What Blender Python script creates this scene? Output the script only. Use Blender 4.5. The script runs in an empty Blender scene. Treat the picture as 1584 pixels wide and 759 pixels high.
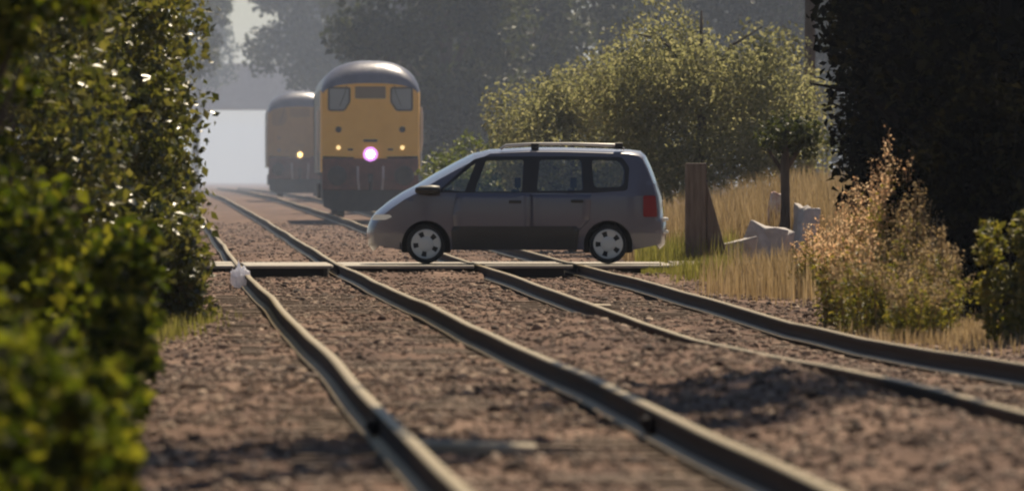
import bpy, bmesh, math, random
import numpy as np
from mathutils import Vector, Matrix
from mathutils.geometry import tessellate_polygon

random.seed(7)
RNG = np.random.default_rng(11)
R = math.radians
S = bpy.context.scene
C = S.collection

# ------------------------------------------------------------------ camera
F = 12360.0          # focal length in pixels of the 1584 px wide photograph
EYE = 1.24           # camera height above the rail tops
cd = bpy.data.cameras.new('camera')
cam = bpy.data.objects.new('camera', cd)
C.objects.link(cam)
cam.location = (0, 0, EYE)
cam.rotation_euler = (R(90), 0, 0)
cd.sensor_width = 36
cd.lens = 36 * F / 1584
cd.shift_y = -(379.5 - 280) / 1584
cd.clip_start = 1
cd.clip_end = 6000
cd.dof.use_dof = True
cd.dof.focus_distance = 119
cd.dof.aperture_fstop = cd.lens / 1000 / 0.065
S.camera = cam

# ------------------------------------------------------------------ light
SUN_AZ, SUN_EL = 16.0, 54.0      # degrees right of the view direction, above the horizon
w = bpy.data.worlds.new('World')
S.world = w
w.use_nodes = True
nt = w.node_tree
bg = nt.nodes['Background']
sky = nt.nodes.new('ShaderNodeTexSky')
sky.sky_type = 'NISHITA'
sky.sun_disc = False
sky.sun_elevation = R(SUN_EL)
sky.sun_rotation = R(SUN_AZ)
sky.dust_density = 0.3
nt.links.new(sky.outputs[0], bg.inputs[0])
bg.inputs[1].default_value = 0.05
sl = bpy.data.lights.new('sun', 'SUN')
sl.energy = 5.0
sl.angle = R(0.6)
sl.color = (1.0, 0.85, 0.63)
sun = bpy.data.objects.new('sun', sl)
C.objects.link(sun)
dirv = Vector((math.sin(R(SUN_AZ)) * math.cos(R(SUN_EL)), math.cos(R(SUN_AZ)) * math.cos(R(SUN_EL)), math.sin(R(SUN_EL))))
sun.rotation_euler = dirv.to_track_quat('Z', 'Y').to_euler()
sun.location = (20, 60, 60)
S.view_settings.view_transform = 'Standard'
S.view_settings.look = 'None'
S.view_settings.exposure = 0.35
S.view_settings.gamma = 1
S.render.engine = 'CYCLES'
cy = S.cycles
cy.max_bounces = 6
cy.diffuse_bounces = 3
cy.glossy_bounces = 3
cy.transmission_bounces = 5
cy.transparent_max_bounces = 16
cy.volume_bounces = 1
cy.filter_width = 2.2
cy.use_denoising = True
HAZE = 0.00010
SMOKE = 0.0008

# ------------------------------------------------------------------ helpers
def sstep(a, b, x):
    t = np.clip((np.asarray(x, float) - a) / (b - a), 0, 1)
    return t * t * (3 - 2 * t)

def mat(name, col, rough=0.7, metal=0.0, spec=0.5, coat=0.0):
    m = bpy.data.materials.new(name)
    m.use_nodes = True
    p = m.node_tree.nodes['Principled BSDF']
    p.inputs['Base Color'].default_value = (*col, 1)
    p.inputs['Roughness'].default_value = rough
    p.inputs['Metallic'].default_value = metal
    p.inputs['Specular IOR Level'].default_value = spec
    p.inputs['Coat Weight'].default_value = coat
    return m

def nmat(name, stops, scale=4.0, rough=0.8, metal=0.0, bump=0.0, detail=6, spec=0.4, stretch=(1, 1, 1), coord='Object', bscale=None):
    """noise driven colour ramp over a principled surface"""
    m = mat(name, stops[0][1], rough, metal, spec)
    t = m.node_tree
    p = t.nodes['Principled BSDF']
    tc = t.nodes.new('ShaderNodeTexCoord')
    mp = t.nodes.new('ShaderNodeMapping')
    mp.inputs['Scale'].default_value = stretch
    n = t.nodes.new('ShaderNodeTexNoise')
    n.inputs['Scale'].default_value = scale
    n.inputs['Detail'].default_value = detail
    n.inputs['Roughness'].default_value = 0.65
    r = t.nodes.new('ShaderNodeValToRGB')
    set_ramp(r, stops)
    t.links.new(tc.outputs[coord], mp.inputs[0])
    t.links.new(mp.outputs[0], n.inputs[0])
    t.links.new(n.outputs[0], r.inputs[0])
    t.links.new(r.outputs[0], p.inputs['Base Color'])
    if bump:
        n2 = t.nodes.new('ShaderNodeTexNoise')
        n2.inputs['Scale'].default_value = bscale or scale * 3
        n2.inputs['Detail'].default_value = 5
        t.links.new(mp.outputs[0], n2.inputs[0])
        b = t.nodes.new('ShaderNodeBump')
        b.inputs['Strength'].default_value = bump
        b.inputs['Distance'].default_value = 0.03
        t.links.new(n2.outputs[0], b.inputs['Height'])
        t.links.new(b.outputs[0], p.inputs['Normal'])
    return m

def set_ramp(r, stops):
    e = r.color_ramp.elements
    e[0].position = stops[0][0]
    e[0].color = (*stops[0][1], 1)
    e[1].position = stops[-1][0]
    e[1].color = (*stops[-1][1], 1)
    for pos, c in stops[1:-1]:
        x = e.new(pos)
        x.color = (*c, 1)

def leafmat(name, cols, rough=0.42, trans=0.45, spec=0.5, tv=1.6):
    """each leaf (mesh island) takes its own tint; thin leaves let sunlight through"""
    m = bpy.data.materials.new(name)
    m.use_nodes = True
    t = m.node_tree
    p = t.nodes['Principled BSDF']
    g = t.nodes.new('ShaderNodeNewGeometry')
    r = t.nodes.new('ShaderNodeValToRGB')
    n = len(cols)
    set_ramp(r, [(i / (n - 1), c) for i, c in enumerate(cols)])
    t.links.new(g.outputs['Random Per Island'], r.inputs[0])
    t.links.new(r.outputs[0], p.inputs['Base Color'])
    p.inputs['Roughness'].default_value = rough
    p.inputs['Specular IOR Level'].default_value = spec
    tr = t.nodes.new('ShaderNodeBsdfTranslucent')
    hs = t.nodes.new('ShaderNodeHueSaturation')
    hs.inputs['Value'].default_value = tv
    hs.inputs['Saturation'].default_value = 1.1
    t.links.new(r.outputs[0], hs.inputs['Color'])
    t.links.new(hs.outputs[0], tr.inputs[0])
    mx = t.nodes.new('ShaderNodeMixShader')
    mx.inputs[0].default_value = trans
    t.links.new(p.outputs[0], mx.inputs[1])
    t.links.new(tr.outputs[0], mx.inputs[2])
    t.links.new(mx.outputs[0], t.nodes['Material Output'].inputs[0])
    return m

def islandmat(name, cols, rough=0.85, spec=0.3):
    m = mat(name, cols[0], rough, 0, spec)
    t = m.node_tree
    g = t.nodes.new('ShaderNodeNewGeometry')
    r = t.nodes.new('ShaderNodeValToRGB')
    n = len(cols)
    set_ramp(r, [(i / (n - 1), c) for i, c in enumerate(cols)])
    t.links.new(g.outputs['Random Per Island'], r.inputs[0])
    t.links.new(r.outputs[0], t.nodes['Principled BSDF'].inputs['Base Color'])
    return m

def glassmat(name, tint=(0.95, 0.97, 0.95), refl=0.12):
    m = bpy.data.materials.new(name)
    m.use_nodes = True
    t = m.node_tree
    tr = t.nodes.new('ShaderNodeBsdfTransparent')
    tr.inputs[0].default_value = (*tint, 1)
    gl = t.nodes.new('ShaderNodeBsdfGlossy')
    gl.inputs['Roughness'].default_value = 0.05
    fr = t.nodes.new('ShaderNodeFresnel')
    fr.inputs[0].default_value = 1.5
    ad = t.nodes.new('ShaderNodeMath')
    ad.operation = 'MULTIPLY_ADD'
    ad.inputs[1].default_value = 0.9
    ad.inputs[2].default_value = refl
    mx = t.nodes.new('ShaderNodeMixShader')
    t.links.new(fr.outputs[0], ad.inputs[0])
    t.links.new(ad.outputs[0], mx.inputs[0])
    t.links.new(tr.outputs[0], mx.inputs[1])
    t.links.new(gl.outputs[0], mx.inputs[2])
    t.links.new(mx.outputs[0], t.nodes['Material Output'].inputs[0])
    return m

def emit(name, col, strength):
    m = bpy.data.materials.new(name)
    m.use_nodes = True
    p = m.node_tree.nodes['Principled BSDF']
    p.inputs['Base Color'].default_value = (*col, 1)
    p.inputs['Emission Color'].default_value = (*col, 1)
    p.inputs['Emission Strength'].default_value = strength
    return m

def tag(o, label=None, cat=None, group=None, kind=None):
    if label: o['label'] = label
    if cat: o['category'] = cat
    if group: o['group'] = group
    if kind: o['kind'] = kind
    return o

def empty(name, loc=(0, 0, 0), rz=0, label=None, cat=None, group=None):
    o = bpy.data.objects.new(name, None)
    o.empty_display_size = 0.3
    C.objects.link(o)
    o.location = loc
    o.rotation_euler = (0, 0, rz)
    return tag(o, label, cat, group)

def meshobj(name, V, Fc, m, parent=None, smooth=False):
    me = bpy.data.meshes.new(name)
    me.from_pydata([tuple(v) for v in V], [], Fc)
    me.update()
    if smooth:
        for p in me.polygons: p.use_smooth = True
    me.materials.append(m)
    o = bpy.data.objects.new(name, me)
    C.objects.link(o)
    if parent: o.parent = parent
    return o

def npmesh(name, V, T, m, parent=None, smooth=False):
    """fast mesh from numpy arrays: V (n,3), T (k,3) triangles"""
    me = bpy.data.meshes.new(name)
    V = np.ascontiguousarray(V, np.float32)
    T = np.ascontiguousarray(T, np.int32)
    me.vertices.add(len(V))
    me.vertices.foreach_set('co', V.ravel())
    k = T.shape[1]
    me.loops.add(T.size)
    me.loops.foreach_set('vertex_index', T.ravel())
    me.polygons.add(len(T))
    me.polygons.foreach_set('loop_start', np.arange(0, T.size, k, dtype=np.int32))
    me.polygons.foreach_set('loop_total', np.full(len(T), k, np.int32))
    if smooth:
        me.polygons.foreach_set('use_smooth', np.ones(len(T), bool))
    me.update(calc_edges=True)
    me.materials.append(m)
    o = bpy.data.objects.new(name, me)
    C.objects.link(o)
    if parent: o.parent = parent
    return o

class MB:
    def __init__(s): s.v = []; s.f = []
    def add(s, V, Fc):
        b = len(s.v)
        s.v += [tuple(v) for v in V]
        s.f += [tuple(i + b for i in f) for f in Fc]
    def box(s, c, d, rot=None):
        x, y, z = d[0] / 2, d[1] / 2, d[2] / 2
        V = [Vector((sx * x, sy * y, sz * z)) for sz in (-1, 1) for sx, sy in ((-1, -1), (1, -1), (1, 1), (-1, 1))]
        if rot is not None: V = [rot @ v for v in V]
        V = [v + Vector(c) for v in V]
        s.add(V, [(3, 2, 1, 0), (4, 5, 6, 7), (0, 1, 5, 4), (1, 2, 6, 5), (2, 3, 7, 6), (3, 0, 4, 7)])
    def tube(s, pts, rad, n=8, cap=True):
        pts = [Vector(p) for p in pts]
        if not hasattr(rad, '__len__'): rad = [rad] * len(pts)
        V = []; Fc = []
        for i, p in enumerate(pts):
            d = (pts[min(i + 1, len(pts) - 1)] - pts[max(i - 1, 0)]).normalized()
            a = d.orthogonal().normalized() if i == 0 else (a - d * a.dot(d)).normalized()
            b = d.cross(a)
            for k in range(n):
                t = 2 * math.pi * k / n
                V.append(p + (a * math.cos(t) + b * math.sin(t)) * rad[i])
        for i in range(len(pts) - 1):
            for k in range(n):
                k2 = (k + 1) % n
                Fc.append((i * n + k, i * n + k2, (i + 1) * n + k2, (i + 1) * n + k))
        if cap:
            Fc.append(tuple(range(n - 1, -1, -1)))
            Fc.append(tuple((len(pts) - 1) * n + k for k in range(n)))
        s.add(V, Fc)
    def lathe(s, prof, axis='y', c=(0, 0, 0), n=28):
        """prof: list of (radius, offset along axis)"""
        V = []; Fc = []
        for r, h in prof:
            for k in range(n):
                t = 2 * math.pi * k / n
                a, b = r * math.cos(t), r * math.sin(t)
                V.append({'y': (c[0] + a, c[1] + h, c[2] + b), 'z': (c[0] + a, c[1] + b, c[2] + h), 'x': (c[0] + h, c[1] + a, c[2] + b)}[axis])
        for i in range(len(prof) - 1):
            for k in range(n):
                k2 = (k + 1) % n
                Fc.append((i * n + k, i * n + k2, (i + 1) * n + k2, (i + 1) * n + k))
        s.add(V, Fc)
    def prism(s, poly, axis, lo, hi):
        """extrude 2D polygon (list of pairs) along an axis"""
        def P(a, b, h): return {'y': (a, h, b), 'z': (a, b, h), 'x': (h, a, b)}[axis]
        n = len(poly)
        V = [P(a, b, lo) for a, b in poly] + [P(a, b, hi) for a, b in poly]
        Fc = [tuple(range(n)), tuple(range(2 * n - 1, n - 1, -1))]
        for k in range(n):
            k2 = (k + 1) % n
            Fc.append((k, k2, n + k2, n + k))
        s.add(V, Fc)
    def build(s, name, m, parent=None, smooth=False, bevel=0):
        o = meshobj(name, s.v, s.f, m, parent, smooth)
        bm = bmesh.new(); bm.from_mesh(o.data)
        bmesh.ops.recalc_face_normals(bm, faces=bm.faces)
        bm.to_mesh(o.data); bm.free()
        if bevel:
            b = o.modifiers.new('bevel', 'BEVEL')
            b.width = bevel; b.segments = 2; b.limit_method = 'ANGLE'
        return o

def copy_tree(o, parent=None):
    c = o.copy()
    C.objects.link(c)
    c.parent = parent
    for ch in [x for x in C.objects if x.parent == o]:
        copy_tree(ch, c)
    return c

# ------------------------------------------------------------------ track geometry
SLOPE = -0.0447
def XL(Y): return 1.986 + SLOPE * np.asarray(Y, float)        # centre of the left track
GAP = 3.56                                                     # to the centre of the right one
def zrise(Y):
    Y = np.asarray(Y, float)
    return np.interp(Y, [-100, 0, 120, 208, 318, 450, 700, 4000], [0, 0, 0, .31, .6, .72, .75, .75])
def zdip(Y):
    return np.interp(np.asarray(Y, float), [30, 41, 57, 64, 71, 79, 88, 104, 117], [0, -.02, -.07, -.12, -.16, -.16, -.1, -.04, 0])
def wob(Y, ph, a):
    Y = np.asarray(Y, float)
    fade = 1 - 0.8 * sstep(100, 117, Y) * (1 - sstep(124, 140, Y))
    return a * fade * (np.sin(Y / 2.3 + ph) * .35 + np.sin(Y / 1.2 + 2.1 * ph) * .1 + np.sin(Y / 4.6 + .7 * ph) * .7)
def rail_x(Y, tr, side):
    return XL(Y) + GAP * tr + side * 0.752 + wob(Y, 1.3 + 2 * tr, .011)
def rail_z(Y, tr, side):
    return zrise(Y) + (zdip(Y) if tr else 0) + wob(Y, 4 + 1.7 * tr + .8 * side, .016 - .006 * tr)

def vnoise(x, y, seed=0):
    """cheap value noise"""
    def h(i, j):
        n = np.sin(i * 127.1 + j * 311.7 + seed * 74.7) * 43758.5453
        return n - np.floor(n)
    xi, yi = np.floor(x), np.floor(y)
    fx, fy = x - xi, y - yi
    fx = fx * fx * (3 - 2 * fx); fy = fy * fy * (3 - 2 * fy)
    return (h(xi, yi) * (1 - fx) + h(xi + 1, yi) * fx) * (1 - fy) + (h(xi, yi + 1) * (1 - fx) + h(xi + 1, yi + 1) * fx) * fy

def ground_z(t, Y):
    """height of the ground at lateral offset t from the left track's centre"""
    t = np.asarray(t, float); Y = np.asarray(Y, float)
    zr = zrise(Y) + zdip(Y) * sstep(1.3, 2.6, t)
    g = zr - 0.185
    n1 = vnoise(t * 1.3, Y * .35, 3) - .5
    n2 = vnoise(t * 4.1, Y * 1.3, 5) - .5
    near = 1 - sstep(150, 260, Y)
    g = g + near * (0.05 * n1 + 0.05 * n2)
    # the heaped ballast between the two tracks
    hump = np.exp(-((t - 2.2) / .62) ** 2) * sstep(24, 32, Y) * (1 - sstep(80, 90, Y))
    g = g + hump * (.2 - .05 * (1 - sstep(44, 54, Y)))
    # left cess
    g = g - .07 * sstep(-1.3, -1.9, t) + .18 * sstep(-2.2, -4.5, t)
    g = g + np.exp(-((t + 1.9) / .5) ** 2) * np.exp(-((Y - 52) / 5) ** 2) * .09
    # right shoulder and the bank behind the crossing
    g = g - .04 * sstep(4.6, 5.4, t) + .22 * sstep(5.4, 8, t) * (1 - sstep(100, 112, Y))
    g = g + .75 * sstep(5.3, 9.5, t - .02 * (Y - 130)) * sstep(126, 138, Y) * (1 - sstep(190, 220, Y))
    # level with the road at the crossing
    road = sstep(116.6, 117.6, Y) * (1 - sstep(124.2, 125.5, Y))
    g = g + .10 * np.exp(-((Y - 116.2) / 1.6) ** 2) * (1 - sstep(.5, .9, np.abs(t - GAP)) * 0 - (np.abs(t - GAP) < .8) * 1.0 - (np.abs(t) < .8) * 1.0)
    side = np.clip(sstep(-1.4, -1.9, t) + sstep(4.9, 5.4, t), 0, 1)
    g = g * (1 - road * side) + (-.10) * road * side
    g = np.where((t < -60) | (t > 60), np.minimum(g, zr + .1), g)
    return g
def gz(X, Y): return float(ground_z(X - float(XL(Y)), Y))

# ------------------------------------------------------------------ ground
tl = np.concatenate([[-420, -200, -90, -45, -25, -15, -10, -8], np.arange(-6.5, 10.01, .11), [11, 12, 14, 16, 18, 21, 25, 30, 40, 60, 100, 200, 420]])
Yl = np.concatenate([[-40, -15, 5, 15, 22], np.arange(26, 130, .28), np.arange(130, 210, 1.2), np.arange(212, 420, 5), [440, 470, 520, 600, 750, 1000, 1400, 1900, 2600]])
TT, YY = np.meshgrid(tl, Yl)
GX = XL(np.minimum(YY, 900)) + TT
GZ = ground_z(TT, YY)
nx, ny = len(tl), len(Yl)
idx = np.arange(nx * ny).reshape(ny, nx)
Q = np.stack([idx[:-1, :-1], idx[:-1, 1:], idx[1:, 1:], idx[1:, :-1]], -1).reshape(-1, 4)
gm = nmat('gravel_ground', [(.3, (.038, .023, .018)), (.5, (.138, .084, .061)), (.7, (.255, .168, .122))], 1.3, .95, 0, .8, 9, .15, (1, .35, 1), bscale=22)
ground = npmesh('ground', np.stack([GX, YY, GZ], -1).reshape(-1, 3), Q, gm, smooth=True)
tag(ground, kind='structure')

# ------------------------------------------------------------------ ballast stones
def icosa():
    bm = bmesh.new()
    bmesh.ops.create_icosphere(bm, subdivisions=1, radius=1)
    V = np.array([v.co[:] for v in bm.verts]); T = np.array([[v.index for v in f.verts] for f in bm.faces])
    bm.free()
    return V, T
IV, IT = icosa()
def rotmats(n):
    q = RNG.normal(size=(n, 4)); q /= np.linalg.norm(q, axis=1)[:, None]
    a, b, c, d = q.T
    return np.stack([np.stack([1 - 2 * (c * c + d * d), 2 * (b * c - a * d), 2 * (b * d + a * c)], -1),
                     np.stack([2 * (b * c + a * d), 1 - 2 * (b * b + d * d), 2 * (c * d - a * b)], -1),
                     np.stack([2 * (b * d - a * c), 2 * (c * d + a * b), 1 - 2 * (b * b + c * c)], -1)], 1)
def stones(name, t, Y, size, m, lift=.05):
    n = len(t)
    ax = RNG.uniform(.55, 1.25, (n, 1, 3)); jit = RNG.uniform(.72, 1.2, (n, len(IV), 1))
    V = IV[None] * jit * ax * size[:, None, None]
    V = np.einsum('nij,nkj->nki', rotmats(n), V)
    V[:, :, 2] *= .8
    V += np.stack([XL(Y) + t, Y, ground_z(t, Y) + size * lift], -1)[:, None]
    T = IT[None] + (np.arange(n) * len(IV))[:, None, None]
    return npmesh(name, V.reshape(-1, 3), T.reshape(-1, 3), m)
def scatter(n, t0, t1, y0, y1, p=1.0):
    t = RNG.uniform(t0, t1, n)
    Y = y0 + (y1 - y0) * RNG.random(n) ** p
    keep = np.ones(n, bool)
    for tr in (0, 1):
        for s in (-1, 1): keep &= np.abs(t - GAP * tr - s * .752) > .115
    keep &= ~((Y > 117.3) & (Y < 124.6) & (t > -9))
    return t[keep], Y[keep]
bm_ = islandmat('ballast_stone', [(.04, .025, .02), (.095, .058, .042), (.155, .097, .068), (.24, .16, .112), (.46, .34, .25)])
ts, Ys = [], []
for a in ((26000, -2.9, 6.0, 29, 62, 1.0), (24000, -2.6, 6.2, 60, 120, 1.0), (9000, -2.4, 6.0, 124, 210, 1.3)):
    t_, Y_ = scatter(*a)
    ts.append(t_); Ys.append(Y_)
t_ = np.concatenate(ts); Y_ = np.concatenate(Ys)
sz = np.clip(.021 * np.exp(.42 * RNG.normal(size=len(t_))), .008, .07)
tag(stones('ballast', t_, Y_, sz, bm_), 'brown stone ballast spread along and between the two railway tracks', 'ballast', kind='stuff')

# ------------------------------------------------------------------ tracks
steel = nmat('worn_rail_steel', [(.3, (.17, .13, .07)), (.7, (.27, .21, .115))], 6, .5, .3, 0, 4)
rust = nmat('rusty_rail', [(.3, (.010, .006, .005)), (.7, (.028, .016, .012))], 9, .9, 0, .05)
sleeper_m = nmat('old_sleeper_timber', [(.3, (.07, .047, .034)), (.7, (.2, .138, .095))], 5, .9, 0, .4, stretch=(1, 6, 1))
PROF = [(-.084, -.159), (-.084, -.147), (-.014, -.135), (-.010, -.05), (-.034, -.038), (-.035, -.004), (-.032, 0), (.032, 0), (.035, -.004), (.034, -.038), (.010, -.05), (.014, -.135), (.084, -.147), (.084, -.159)]
def make_rail(tr, side, parent):
    Y = np.concatenate([np.arange(22, 126, .3), np.arange(126, 220, 2.0), np.arange(220, 620, 10)])
    X = rail_x(Y, tr, side); Z = rail_z(Y, tr, side)
    n = len(PROF)
    V = np.stack([X[:, None] + np.array([p[0] for p in PROF]), np.repeat(Y[:, None], n, 1), Z[:, None] + np.array([p[1] for p in PROF])], -1).reshape(-1, 3)
    i = np.arange(len(Y) - 1)[:, None] * n + np.arange(n)[None]
    j = np.arange(len(Y) - 1)[:, None] * n + (np.arange(n) + 1)[None] % n
    Q = np.stack([i, j, j + n, i + n], -1).reshape(-1, 4)
    o = npmesh('rail', V, Q, rust, parent)
    o.data.materials.append(steel)
    mi = np.zeros(len(Q), np.int32)
    k = np.tile(np.arange(n), len(Y) - 1)
    mi[(k == 6) | (k == 5) | (k == 7)] = 1
    foot = nmat_foot
    o.data.materials.append(foot)
    mi[(k == 1) | (k == 11)] = 2
    o.data.polygons.foreach_set('material_index', mi)
    return o
nmat_foot = nmat('pale_rail_foot', [(.3, (.2, .145, .085)), (.7, (.38, .29, .18))], 4, .6, .1, 0, 4)  # paler yellow-brown than the web, used on top of the foot
def sleeper_mb(mb, tr, y):
    cx = float(XL(y)) + GAP * tr
    z = float(zrise(y) + (zdip(y) if tr else 0)) - .174
    mb.box((cx + random.uniform(-.03, .03), y, z - .06 + random.uniform(-.012, .004)), (2.55, .25, .12), Matrix.Rotation(SLOPE + random.uniform(-.01, .01), 3, 'Z'))
for tr in (0, 1):
    root = empty('railway_track', (0, 0, 0), 0,
                 ['left hand railway track running clear past the bonnet of the crossing car', 'right hand railway track that the yellow fronted locomotives stand on'][tr], 'railway track', 'pair of railway tracks')
    for side in (-1, 1): make_rail(tr, side, root)
    if tr == 0:
        for side in (-1, 1):
            for xo in (-1, 1):
                fy = 43.9
                mb = MB(); mb.box((float(rail_x(fy, 0, side)) + xo * .032, fy, float(rail_z(fy, 0, side)) - .088), (.036, .95, .085))
                for q in (-.3, -.1, .1, .3): mb.box((float(rail_x(fy, 0, side)) + xo * .055, fy + q, float(rail_z(fy, 0, side)) - .088), (.03, .04, .04))
                mb.build('fishplate', rust, root)
    for k in range(95):
        mb = MB(); sleeper_mb(mb, tr, 33 + .7 * k)
        if 33 + .7 * k < 116.5: mb.build('sleeper', sleeper_m, root)

# ------------------------------------------------------------------ road and level crossing
asph = nmat('pale_worn_road', [(.3, (.22, .19, .16)), (.7, (.38, .33, .27))], 3, .85, 0, .3)
def road_strip(x0, x1):
    mb = MB()
    mb.box(((x0 + x1) / 2, 121, -.05), (x1 - x0, 6.0, .10))
    return mb
mb = road_strip(-60, -5.05); mb.add(*[road_strip(2.42, 4.4).v, road_strip(2.42, 4.4).f]); 
road = mb.build('road', asph); tag(road, kind='structure')
timber = nmat('crossing_timber', [(.3, (.3, .26, .21)), (.7, (.46, .41, .34))], 4, .7, 0, .3, stretch=(.4, 6, 1))
bearer_m = mat('shade_bearer', (.018, .014, .014), .8)  # near-black colour stands in for the shade on the deck front
deck = empty('crossing_deck', (-1.6, 121, 0), 0, 'pale timber level crossing deck that the grey car is driving over', 'level crossing')
def yx(x_at_121, y): return x_at_121 + SLOPE * (y - 121)
xr = [float(XL(121)) + GAP * tr + s * .752 for tr in (0, 1) for s in (-1, 1)]
spans = [(-5.04, xr[0] - .06), (xr[0] + .1, xr[1] - .1), (xr[1] + .06, xr[2] - .06), (xr[2] + .1, xr[3] - .1), (xr[3] + .06, 2.41)]
for a, b in spans:
    n = 6
    for k in range(n):
        y0, y1 = 118.0 + k, 118.0 + k + .985
        mb = MB()
        sh = SLOPE * (y0 + .5 - 121)
        dz = random.uniform(-.012, .0)
        mb.box(((a + b) / 2 + sh - deck.location.x, (y0 + y1) / 2 - 121, -.024 + dz), (b - a, .985, .04))
        mb.build('timber_panel', timber, deck, bevel=.006)
    mb = MB(); mb.box(((a + b) / 2 - deck.location.x, 0.06, -.115), (b - a - .04, 5.75, .14)); mb.build('bearer', bearer_m, deck)

# ------------------------------------------------------------------ foliage
def leaves(name, cen, size, m, parent=None, up=.35, asp=.55, sun_bias=None, fold=.25):
    """one small folded leaf per centre"""
    n = len(cen)
    size = np.broadcast_to(np.asarray(size, float), (n,))
    nrm = RNG.normal(size=(n, 3)); nrm[:, 2] += up * 2
    nrm /= np.linalg.norm(nrm, axis=1)[:, None]
    d = RNG.normal(size=(n, 3)); d[:, 2] -= .4
    d -= nrm * (d * nrm).sum(1)[:, None]
    d /= np.linalg.norm(d, axis=1)[:, None]
    s = np.cross(nrm, d)
    L = size[:, None]; W = L * asp
    base = cen - d * L * .5; tip = cen + d * L * .5
    l = cen + s * W * .5 + nrm * L * fold * .5 - d * L * .05
    r = cen - s * W * .5 + nrm * L * fold * .5 - d * L * .05
    V = np.stack([base, l, tip, r], 1).reshape(-1, 3)
    i = np.arange(n)[:, None] * 4
    T = np.concatenate([i + [0, 1, 2], i + [0, 2, 3]], 1).reshape(-1, 3)
    return npmesh(name, V, T, m, parent)

def clumps(n, center, radii, nclump, rc, shell=.45, zflat=1.0):
    """leaf centres gathered in clumps that fill the outer part of an ellipsoid"""
    u = RNG.normal(size=(nclump, 3)); u /= np.linalg.norm(u, axis=1)[:, None]
    rr = shell + (1 - shell) * RNG.random(nclump) ** .6
    cc = u * rr[:, None]
    cr = rc * RNG.uniform(.5, 1.4, nclump)
    k = RNG.choice(nclump, n, p=cr ** 2 / (cr ** 2).sum())
    g = RNG.normal(size=(n, 3)); g /= np.linalg.norm(g, axis=1)[:, None]
    g *= RNG.random(n)[:, None] ** .45
    g[:, 2] *= zflat
    P = cc[k] * np.asarray(radii) + g * cr[k][:, None]
    return P + np.asarray(center)

bark = nmat('bark', [(.3, (.05, .038, .03)), (.7, (.13, .1, .075))], 7, .9, 0, .6, stretch=(1, 1, .25))
bark_dark = mat('dark_bark', (.012, .01, .008), .95, 0, .1)
def limbs(mb, h, spread, r0, n=6, base_z=0, lean=(0, 0)):
    mb.tube([(0, 0, base_z - .2), (lean[0] * .2, lean[1] * .2, h * .3), (lean[0] * .6, lean[1] * .6, h * .65), (lean[0], lean[1], h * .95)], [r0 * 1.3, r0, r0 * .6, r0 * .15], 9)
    for k in range(n):
        a = 2.4 * k + random.random(); z0 = h * (.28 + .45 * k / n)
        e = Vector((math.cos(a) * spread * random.uniform(.6, 1), math.sin(a) * spread * random.uniform(.6, 1), z0 + h * random.uniform(.15, .35)))
        s = Vector((lean[0] * z0 / h, lean[1] * z0 / h, z0))
        mb.tube([s, s.lerp(e, .5) + Vector((0, 0, h * .06)), e], [r0 * .5, r0 * .3, r0 * .07], 6)

def tree(name, x, y, label, cat, group, h, crown_c, radii, n, leaf, m, nclump=40, rc=.9, r0=.2, shell=.4, up=.35, asp=.6, trunk=True, m_trunk=None, z=None):
    z = gz(x, y) if z is None else z
    root = empty(name, (x, y, z), 0, label, cat, group)
    if trunk:
        mb = MB(); limbs(mb, h * .85, max(radii[0], radii[1]) * .75, r0, 7, lean=(crown_c[0] * .8, crown_c[1] * .8))
        mb.build('trunk', m_trunk or (bark_dark if m == L_dark else bark), root, True)
    P = clumps(n, crown_c, radii, nclump, rc, shell)
    leaves('crown', P, leaf * RNG.uniform(.6, 1.35, n), m, root, up, asp)
    return root

EXT = 1.0
def px(xp, Y): return (xp - 792) * Y / F
def pz(yp, Y): return EYE + (280 - yp) * Y / F

# leaf materials
L_ivy = leafmat('glossy_hedge_leaf', [(.026, .032, .008), (.06, .066, .014), (.105, .105, .022), (.17, .155, .045)], .34, .42, .6)
L_near = leafmat('bright_bramble_leaf', [(.012, .017, .003), (.032, .044, .006), (.07, .08, .011), (.145, .135, .022)], .65, .5, .15, 2.3)
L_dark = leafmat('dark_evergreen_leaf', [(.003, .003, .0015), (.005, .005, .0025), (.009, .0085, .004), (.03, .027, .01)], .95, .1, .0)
L_olive = leafmat('olive_hawthorn_leaf', [(.115, .115, .052), (.16, .158, .072), (.205, .198, .095), (.26, .24, .125)], .7, .58, .2, 1.7)
L_far = leafmat('far_tree_leaf', [(.028, .034, .011), (.046, .055, .017), (.07, .078, .024)], .6, .35)
L_light = leafmat('pale_bush_leaf', [(.07, .09, .025), (.11, .13, .035), (.15, .16, .05)], .5, .45)
L_weed = leafmat('weed_leaf', [(.06, .065, .012), (.11, .11, .02), (.19, .17, .035), (.25, .2, .055)], .5, .5)
L_straw = leafmat('dry_straw', [(.2, .145, .075), (.29, .215, .12), (.38, .29, .18)], .7, .4, .3)
L_pink = leafmat('fluffy_seed_head', [(.42, .25, .15), (.54, .37, .23), (.64, .5, .34)], .9, .55, .2)
L_grass = leafmat('green_grass_blade', [(.11, .11, .03), (.17, .165, .045), (.24, .21, .075)], .55, .5, .3)

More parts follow.
